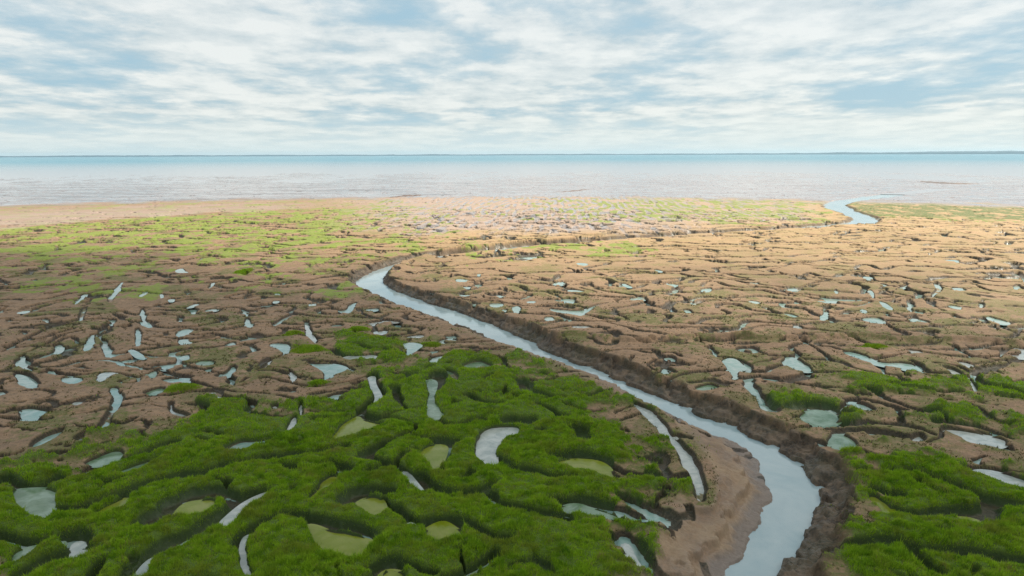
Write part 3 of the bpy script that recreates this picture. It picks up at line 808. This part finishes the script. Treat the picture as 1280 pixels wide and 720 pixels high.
def build_water():
    # creek: one sheet whose edges disappear into the banks
    n = 160
    L = resample(cl_, 0.1)
    Rr = resample(cr_, 0.1)
    i = np.linspace(0, 1, n)
    Lp = np.stack([np.interp(i, np.linspace(0, 1, len(L)), L[:, k]) for k in (0, 1)], -1)
    Rp = np.stack([np.interp(i, np.linspace(0, 1, len(Rr)), Rr[:, k]) for k in (0, 1)], -1)
    c = (Lp + Rp) / 2
    rows = []
    for k in (-1, -.6, -.2, .2, .6, 1):
        h = (Rp - Lp) / 2
        ln = np.hypot(h[:, 0], h[:, 1])[:, None]
        rows.append(c + h * k * (1 + 0.9 / np.maximum(ln, .3)))
    P = np.stack(rows, 1).reshape(-1, 2)
    V1 = np.c_[P, np.full(len(P), WC)]
    F1 = grid_faces(n, 6)
    V2, F2 = ribbon('m', mid_, 2.6, None, lambda x, y: wcreek(x, y) + 0.004 * 0)
    cf = resample(far_, 1.0)
    V3, F3 = ribbon('f', far_, np.interp(cf[:, 1], [150, 210, 300], [4.0, 5.0, 9.0]), None, wcreek)
    V2[:, 2] -= 0.006
    V3[:, 2] -= 0.012
    V = np.vstack([V1, V2, V3])
    F = np.vstack([F1, F2 + len(V1), F3 + len(V1) + len(V2)])
    tag(mesh_obj('creek', V, F, M_CREEK, True), 'pale blue winding creek running from the foreground out to the sea', 'creek', kind='structure')
    # pools
    for p in ALLP:
        o = p['out']
        c = o.mean(0)
        d = o - c
        ln = np.hypot(d[:, 0], d[:, 1])[:, None]
        q = c + d * (1 + 0.28 / np.maximum(ln, 0.2))
        V = np.c_[np.vstack([q, q]), np.r_[np.full(len(q), p['level']), np.full(len(q), p['level'] - 0.03)]]
        me = bpy.data.meshes.new('tidal_pool')
        nn = len(q)
        # push outline outwards along its own normal instead of from the centre
        e = np.roll(o, -1, 0) - np.roll(o, 1, 0)
        nr = np.stack([e[:, 1], -e[:, 0]], -1) / (np.hypot(e[:, 0], e[:, 1])[:, None] + 1e-9)
        area = 0.5 * np.sum(o[:, 0] * np.roll(o[:, 1], -1) - np.roll(o[:, 0], -1) * o[:, 1])
        if area < 0:
            nr = -nr
        q = o + nr * 0.13
        ring = [(a, b, p['level']) for a, b in q]
        order = list(range(nn)) if area > 0 else list(range(nn))[::-1]
        me.from_pydata(ring, [], [order])
        me.materials.append(M_POOL[p['kind']])
        ob = bpy.data.objects.new('tidal_pool', me)
        COL.objects.link(ob)
        lab = p['label']
        px, py = np.mean(p['tr'], 0)
        grp = 'tidal pools'
        if not lab:
            if px < 620 and py > 395: lab, grp = 'small pale puddle among the winding runnels of the left mud', 'small puddles in the left mud'
            elif px < 620: lab, grp = 'tiny pale puddle on the far left mud, level with the bend of the creek', 'tiny puddles of the far left mud'
            elif py > 395: lab, grp = 'small pale puddle in the mud right of the creek, near the grass strips', 'small puddles right of the creek'
            else: lab, grp = 'tiny white puddle on the sunlit rippled mud right of the creek', 'tiny puddles in the sunlit right mud'
        tag(ob, lab, 'pool', grp, 'structure')
    # seepage water standing in the deepest runnels
    da = np.linspace(16, 210, 620)
    az = np.radians(np.linspace(-44, 44, 520))
    a, r = np.meshgrid(az, da)
    gx, gy = (np.sin(a) * r).ravel(), (np.cos(a) * r).ravel()
    fb = field(gx, gy)
    V = np.stack([gx, gy, zbase(gx, gy) - 0.372 - 0.22 * sstep(65, 115, gy) - 0.16 * fb['vegr']], -1)
    F = grid_faces(len(da), len(az))[:, ::-1]
    F = F[(fb['bank'][F].max(1) < 0.02) & (fb['carve'][F].max(1) > 0.05)]
    used, inv = np.unique(F, return_inverse=True)
    tag(mesh_obj('seepage_water', V[used], inv.reshape(F.shape), M_POOL['c'], True), 'thin water standing in the bottoms of the winding runnels', 'water', kind='structure')
    # sea
    rr = np.r_[np.geomspace(330, 16500, 90)]
    aa = np.radians(np.linspace(-75, 75, 160))
    a, r = np.meshgrid(aa, rr)
    V = np.stack([(np.sin(a) * r).ravel(), (np.cos(a) * r).ravel(), np.full(a.size, SEA)], -1)
    shal = (1 - sstep(400, 2400, V[:, 0] * 0 + r.ravel()))
    tag(mesh_obj('sea', V, grid_faces(len(rr), len(aa))[:, ::-1], M_SEA, True, {'shallow': shal}), 'calm turquoise sea reaching to the horizon', 'sea', kind='structure')


# ------------------------------------------------------------------ grass
def blades(x, y, z, h, w, lean, name, label, kind, cat):
    n = len(x)
    a = rng.uniform(0, 2 * math.pi, n)
    wx, wy = np.cos(a) * w / 2, np.sin(a) * w / 2
    la = rng.uniform(0, 2 * math.pi, n)
    lx = np.cos(la) * lean * h + 0.10 * h
    ly = np.sin(la) * lean * h - 0.05 * h
    V = np.empty((n, 3, 3))
    V[:, 0] = np.stack([x - wx, y - wy, z - .02], -1)
    V[:, 1] = np.stack([x + wx, y + wy, z - .02], -1)
    V[:, 2] = np.stack([x + lx, y + ly, z + h], -1)
    F = np.arange(3 * n).reshape(n, 3)
    tone = np.repeat(np.clip(rng.uniform(0, 1, n) ** 1.3 * 0.8 + 0.1 + 0.13 * samp(T_fine2, x, y, 16.0) + 0.10 * samp(T_low, x, y, 20.0), 0, 1), 3)
    o = mesh_obj(name, V.reshape(-1, 3), F, M_GRASS, False, {'tone': tone})
    return tag(o, label, cat, kind=kind)


def build_samphire():
    N = 260000
    d = 17 * (80.0 / 17) ** rng.uniform(0, 1, N)
    a = np.radians(rng.uniform(-43, 43, N))
    x, y = np.sin(a) * d, np.cos(a) * d
    f = field(x, y)
    c = samp(T_low, x, y, 18.0) + 0.6 * samp(T_fine, x, y, 21.0)
    keep = (f['vegr'] < 0.4) & (f['carve'] < 0.06) & (f['bank'] < 0.25) & (rng.uniform(0, 1, N) < 0.11 * np.clip(0.5 + 0.9 * c, 0.03, 2) * (1 + 1.5 * f['olive']))
    x, y, z = x[keep], y[keep], f['z'][keep]
    K = 6
    sc = rng.uniform(0.5, 1.3, len(x)) * np.maximum(np.hypot(x, y) / 35, 1) ** 0.5
    X = np.repeat(x, K) + rng.normal(0, 1, len(x) * K) * np.repeat(sc, K) * 0.035
    Y = np.repeat(y, K) + rng.normal(0, 1, len(x) * K) * np.repeat(sc, K) * 0.035
    h = 0.075 * np.repeat(sc, K) * rng.uniform(.6, 1.2, len(X))
    w = 0.028 * np.repeat(sc, K)
    o = blades(X, Y, np.repeat(z, K), h, w, rng.uniform(0.1, 0.9, len(X)), 'samphire', 'tiny dark sprigs of samphire dotted over the bare brown mud', 'stuff', 'samphire')
    m, t = new_mat('samphire')
    c = t.mix(t.attr('tone'), (0.045, 0.055, 0.016), (0.10, 0.10, 0.03))
    b = t.node('ShaderNodeBsdfDiffuse', {'Color': c})
    t.node('ShaderNodeOutputMaterial', {'Surface': b.outputs[0]})
    o.data.materials[0] = m


def build_grass():
    N = NGRASS
    # candidates spread over the sector in front, thinner with distance
    d = 17 * (85.0 / 17) ** rng.uniform(0, 1, N)
    d = np.where(rng.uniform(0, 1, N) < 0.25, np.sqrt(rng.uniform(17 ** 2, 40 ** 2, N)), d)
    a = np.radians(rng.uniform(-43, 43, N))
    x, y = np.sin(a) * d, np.cos(a) * d
    f = field(x, y)
    clump = samp(T_fine, x, y, 14.0)
    keep = rng.uniform(0, 1, N) < np.maximum(f['veg'], f['vegr'] * (f['carve'] > 0.08)) * np.clip(0.8 + 0.35 * clump, 0.15, 1)
    keep |= rng.uniform(0, 1, N) < 0.06 * f['olive'] * sstep(0.2, 1.0, clump) * (1 - f['poolc']) * (1 - f['wet'])
    keep &= (f['carve'] < 0.10) | ((f['carve'] < 0.30) & (f['poolc'] < 0.5) & (f['vegr'] > 0.5) & (rng.uniform(0, 1, N) < 0.35))
    x, y, z, cl, vg = x[keep], y[keep], f['z'][keep], clump[keep], f['veg'][keep]
    d = np.hypot(x, y)
    tall = samp(T_low, x, y, 22.0)
    h = np.clip(0.10 + 0.03 * cl + 0.03 * tall, 0.05, 0.25) * rng.uniform(0.55, 1.25, len(x)) * np.where(rng.uniform(0, 1, len(x)) < 0.06, 1.7, 1.0) * (0.35 + 0.65 * vg)
    w = 0.026 * np.maximum(d / 28, 1) ** 0.9 * rng.uniform(.7, 1.3, len(x))
    blades(x, y, z, h, w, rng.uniform(0.1, 0.75, len(x)), 'marsh_grass', 'thick green salt marsh grass covering the foreground mounds', 'stuff', 'grass')
    print('blades', len(x))
    # isolated tussocks: a low mound with its own blades
    for cx, cy, rx, ry, lab in CLUMPS:
        c = G([(cx, cy)])[0]
        e = G([(cx + rx, cy), (cx, cy - ry), (cx, cy + ry)])
        ra = abs(e[0, 0] - c[0])
        rb = abs(e[1, 1] - e[2, 1]) / 2
        n = int(min(16000, 900 * ra * rb * math.pi * 0.7) + 500)
        t = rng.uniform(0, 2 * math.pi, n)
        q = np.sqrt(rng.uniform(0, 1, n)) * (1 + 0.18 * np.sin(3 * t + cx) + 0.12 * np.sin(5 * t + cy) + 0.06 * rng.standard_normal(n))
        bx, by = c[0] + ra * q * np.cos(t), c[1] + rb * q * np.sin(t)
        bz = field(bx, by, False)['z']
        dd = max(1, c[1] / 30)
        blades(bx, by, bz, 0.26 * rng.uniform(.6, 1.3, n) * np.clip(1.25 - q, .3, 1), np.full(n, 0.02 * dd), rng.uniform(0.1, 0.6, n), 'grass_tussock', lab, 'thing', 'tussock')['group'] = 'isolated grass tussocks on the mud'


NGRASS = 3200000

# ------------------------------------------------------------------ far shore
def build_far():
    m, t = new_mat('distant wooded shore')
    P = geo_pos(t)
    n = t.noise(P, 0.004, 4, 0.6)
    c = t.mix(t.rng(n, .4, .6), (0.008, 0.035, 0.065), (0.014, 0.05, 0.08))
    b = t.node('ShaderNodeBsdfPrincipled', {'Base Color': c, 'Roughness': 0.95})
    t.node('ShaderNodeOutputMaterial', {'Surface': b.outputs[0]})
    aa = np.linspace(-50, 50, 700)
    rows = []
    g = np.random.default_rng(11)
    top = samp(T_low, aa * 3.0, np.zeros_like(aa), 90.0) * 5 + samp(T_fine, aa * 6, np.zeros_like(aa), 90.0) * 1.5
    hgt = np.interp(aa, [-50, -35, -10, 0, 12, 20, 27, 33, 38, 50], [20, 20, 22, 20, 20, 24, 32, 38, 50, 54]) + top * 0.6
    R0 = np.interp(aa, [-50, 10, 24, 40, 50], [13500, 13500, 12500, 11500, 11000])
    for k, (dr, hh) in enumerate([(-60, -3.0), (0, .25), (150, .8), (500, 1.0), (1200, .9), (2500, -.05)]):
        r = R0 + dr
        ar = np.radians(aa)
        zz = hgt * hh + (SEA - 3 if hh < 0 else 0)
        rows.append(np.stack([np.sin(ar) * r, np.cos(ar) * r, zz], -1))
    V = np.stack(rows, 0).reshape(-1, 3)
    tag(mesh_obj('hills', V, grid_faces(len(rows), len(aa))[:, ::-1], m, False), 'low dark blue coastline along the horizon across the sea', 'coast', kind='structure')
    # thin mud bars lying on the outer flat
    mb, t = new_mat('dark mud bar')
    b = t.node('ShaderNodeBsdfPrincipled', {'Base Color': t.mix(t.rng(t.noise(geo_pos(t), 0.5, 4), .4, .6), (0.10, 0.07, 0.06), (0.17, 0.12, 0.10)), 'Roughness': 0.7})
    t.node('ShaderNodeOutputMaterial', {'Surface': b.outputs[0]})
    for pts, w, h, lab in (([(486, 247), (500, 245.6), (515, 244.6), (528, 243.8)], 1.2, .35, 'short dark mud bar lying on the wet flat left of the centre'),
                           ([(1150, 227), (1165, 228.4), (1180, 229.3), (1200, 229.8), (1225, 229.8)], 2.6, .45, 'thin dark mud bar in the shallows towards the right'),
                           ([(690, 240.5), (705, 239.5), (725, 238.2), (738, 236)], 1.0, .2, 'faint thin mud bar on the wet flat right of the centre')):
        c = resample(chaikin(G(pts), 2, False), 1.5)
        dd = np.gradient(c, axis=0)
        nr = np.stack([-dd[:, 1], dd[:, 0]], -1) / np.hypot(dd[:, 0], dd[:, 1])[:, None]
        s = np.sin(np.linspace(0, math.pi, len(c)))[:, None] ** 0.5 * (1 + .25 * g.standard_normal((len(c), 1)))
        zc = field(c[:, 0], c[:, 1], False)['z']
        rws = []
        for k, hh in ((-1, -.15), (-.45, .8), (.1, 1), (.6, .6), (1, -.15)):
            p = c + nr * w * k * s
            rws.append(np.c_[p, np.maximum(zc, SEA) + hh * h * s[:, 0]])
        V = np.stack(rws, 0).reshape(-1, 3)
        tag(mesh_obj('mud_bar', V, grid_faces(5, len(c)), mb, True), lab, 'mud bar', kind='structure')


# ------------------------------------------------------------------ light
SUN_EL, SUN_AZ = radians(43), radians(66)      # azimuth measured to the right of the view direction


def build_light():
    sd = bpy.data.lights.new('sun', 'SUN')
    sd.energy = 5.0
    sd.angle = radians(0.6)
    sd.color = (1.0, 0.91, 0.76)
    so = bpy.data.objects.new('sun', sd)
    COL.objects.link(so)
    v = Vector((sin(SUN_AZ) * cos(SUN_EL), cos(SUN_AZ) * cos(SUN_EL), sin(SUN_EL)))
    so.rotation_euler = v.to_track_quat('Z', 'Y').to_euler()
    so.location = v * 200
    # world
    w = bpy.data.worlds.new('World')
    S.world = w
    w.use_nodes = True
    t = NT(w.node_tree)
    sky = t.node('ShaderNodeTexSky', sky_type='NISHITA', sun_disc=False, sun_elevation=SUN_EL, sun_rotation=SUN_AZ)
    skyb = t.node('ShaderNodeBackground', {'Color': sky.outputs[0], 'Strength': 0.08})
    D = t.node('ShaderNodeTexCoord').outputs['Generated']
    sep = t.node('ShaderNodeSeparateXYZ', {0: D})
    zc = t.math('MAXIMUM', sep.outputs[2], 0.0)
    den = t.math('ADD', zc, 0.09)
    u = t.math('DIVIDE', sep.outputs[0], den)
    vv = t.math('DIVIDE', sep.outputs[1], den)
    P = t.node('ShaderNodeCombineXYZ', {0: u, 1: vv, 2: 0.0}).outputs[0]
    P1 = t.node('ShaderNodeVectorMath', {0: P, 1: (1.35, 1.0, 1.0)}, operation='MULTIPLY').outputs[0]
    n1 = t.noise(P1, 0.62, 7, 0.58, 0.0)        # big cloud decks
    n2 = t.noise(P1, 1.9, 8, 0.60, 0.0)
    n3 = t.noise(P1, 0.3, 3, 0.5)
    s = t.math('ADD', t.math('MULTIPLY', n1, 0.55), t.math('ADD', t.math('MULTIPLY', n2, 0.33), t.math('MULTIPLY', n3, 0.25)))
    gap = t.rng(s, 0.445, 0.57)                       # 0 gap .. 1 cloud
    body = t.rng(t.math('ADD', t.math('MULTIPLY', n2, 0.6), t.math('MULTIPLY', n1, 0.4)), 0.41, 0.58)
    cc = t.mix(body, (0.43, 0.505, 0.53), (0.69, 0.71, 0.69))
    cc = t.mix(gap, (0.30, 0.45, 0.54), cc)
    hz = t.rng(sep.outputs[2], 0.0, 0.055, 0.9, 0.0)
    cc = t.mix(hz, cc, (0.62, 0.70, 0.70))
    cb = t.node('ShaderNodeBackground', {'Color': cc, 'Strength': 0.87})
    mx = t.node('ShaderNodeMixShader', {0: 0.88, 1: skyb.outputs[0], 2: cb.outputs[0]})
    t.node('ShaderNodeOutputWorld', {'Surface': mx.outputs[0]})
    # a real cloud drifting high above, out of the frame, that shades the foreground
    m, t = new_mat('cloud vapour')
    P = geo_pos(t)
    dens = t.attr('dens')
    n = t.noise(P, 0.012, 5, 0.6)
    a = t.rng(t.math('ADD', dens, t.math('MULTIPLY', n, 0.5)), 0.22, 0.95, 0.0, 0.84)
    tp = t.node('ShaderNodeBsdfTransparent').outputs[0]
    tl = t.node('ShaderNodeBsdfTranslucent', {'Color': (0.85, 0.87, 0.9, 1)}).outputs[0]
    df = t.node('ShaderNodeBsdfDiffuse', {'Color': (0.85, 0.87, 0.9, 1)}).outputs[0]
    c2 = t.node('ShaderNodeMixShader', {0: 0.5, 1: tl, 2: df}).outputs[0]
    mx = t.node('ShaderNodeMixShader', {0: a, 1: tp, 2: c2}).outputs[0]
    t.node('ShaderNodeOutputMaterial', {'Surface': mx})
    ALT = 520.0
    off = np.array([v.x, v.y]) / v.z * ALT
    nx, ny = 90, 70
    gx, gy = np.meshgrid(np.linspace(-420, 260, nx), np.linspace(-260, 150, ny))
    # shade falls up to this line on the ground (y as a function of x)
    lim = np.interp(gx, [-420, -110, -60, -20, 10, 40, 80, 260], [128, 122, 112, 92, 68, 54, 56, 60])
    dn = 1 - sstep(-45, 28, gy - lim)
    dn = dn * sstep(-420, -340, gx) * (1 - sstep(200, 260, gx)) * sstep(-260, -200, gy)
    lump = samp(T_low, gx, gy, 300.0)
    up = ALT + 14 * lump + 30 * dn
    dnz = ALT - 6 * lump - 6 * dn
    Vt = np.stack([gx + off[0], gy + off[1], up], -1).reshape(-1, 3)
    Vb = np.stack([gx + off[0], gy + off[1], dnz - 1], -1).reshape(-1, 3)
    F = grid_faces(ny, nx)
    o = mesh_obj('cloud', np.vstack([Vt, Vb]), np.vstack([F, F[:, ::-1] + len(Vt)]), m, True, {'dens': np.r_[dn.ravel(), dn.ravel()] * 0.75})
    tag(o, 'broad grey cloud overhead, above the frame, shading the foreground marsh', 'cloud', kind='structure')



def build_haze():
    m, t = new_mat('sea air')
    v = t.node('ShaderNodeVolumePrincipled', {'Color': (0.55, 0.80, 0.97, 1), 'Density': HAZE, 'Anisotropy': 0.2})
    t.node('ShaderNodeOutputMaterial', {'Volume': v.outputs[0]})
    bpy.ops.mesh.primitive_cube_add(size=1)
    o = bpy.context.object
    o.name = 'haze'
    o.data.name = 'haze'
    o.scale = (34000, 34000, 70 + 62)
    o.location = (0, 0, (70 - 62) / 2)
    o.data.materials.append(m)
    tag(o, 'thin blue sea haze filling the air over the marsh and the sea', 'haze', kind='stuff')


HAZE = 5e-5

build_light()
build_ground()
build_water()
build_grass()
build_samphire()
build_far()
build_haze()

S.view_settings.view_transform = 'Standard'
S.view_settings.look = 'None'
S.view_settings.exposure = 0.6
S.view_settings.gamma = 1.0
S.render.engine = 'CYCLES'
S.cycles.use_denoising = True
S.cycles.denoising_prefilter = 'NONE'
S.cycles.denoising_input_passes = 'RGB_ALBEDO_NORMAL'
S.cycles.max_bounces = 5
S.cycles.diffuse_bounces = 2
S.cycles.glossy_bounces = 2
S.cycles.transparent_max_bounces = 8
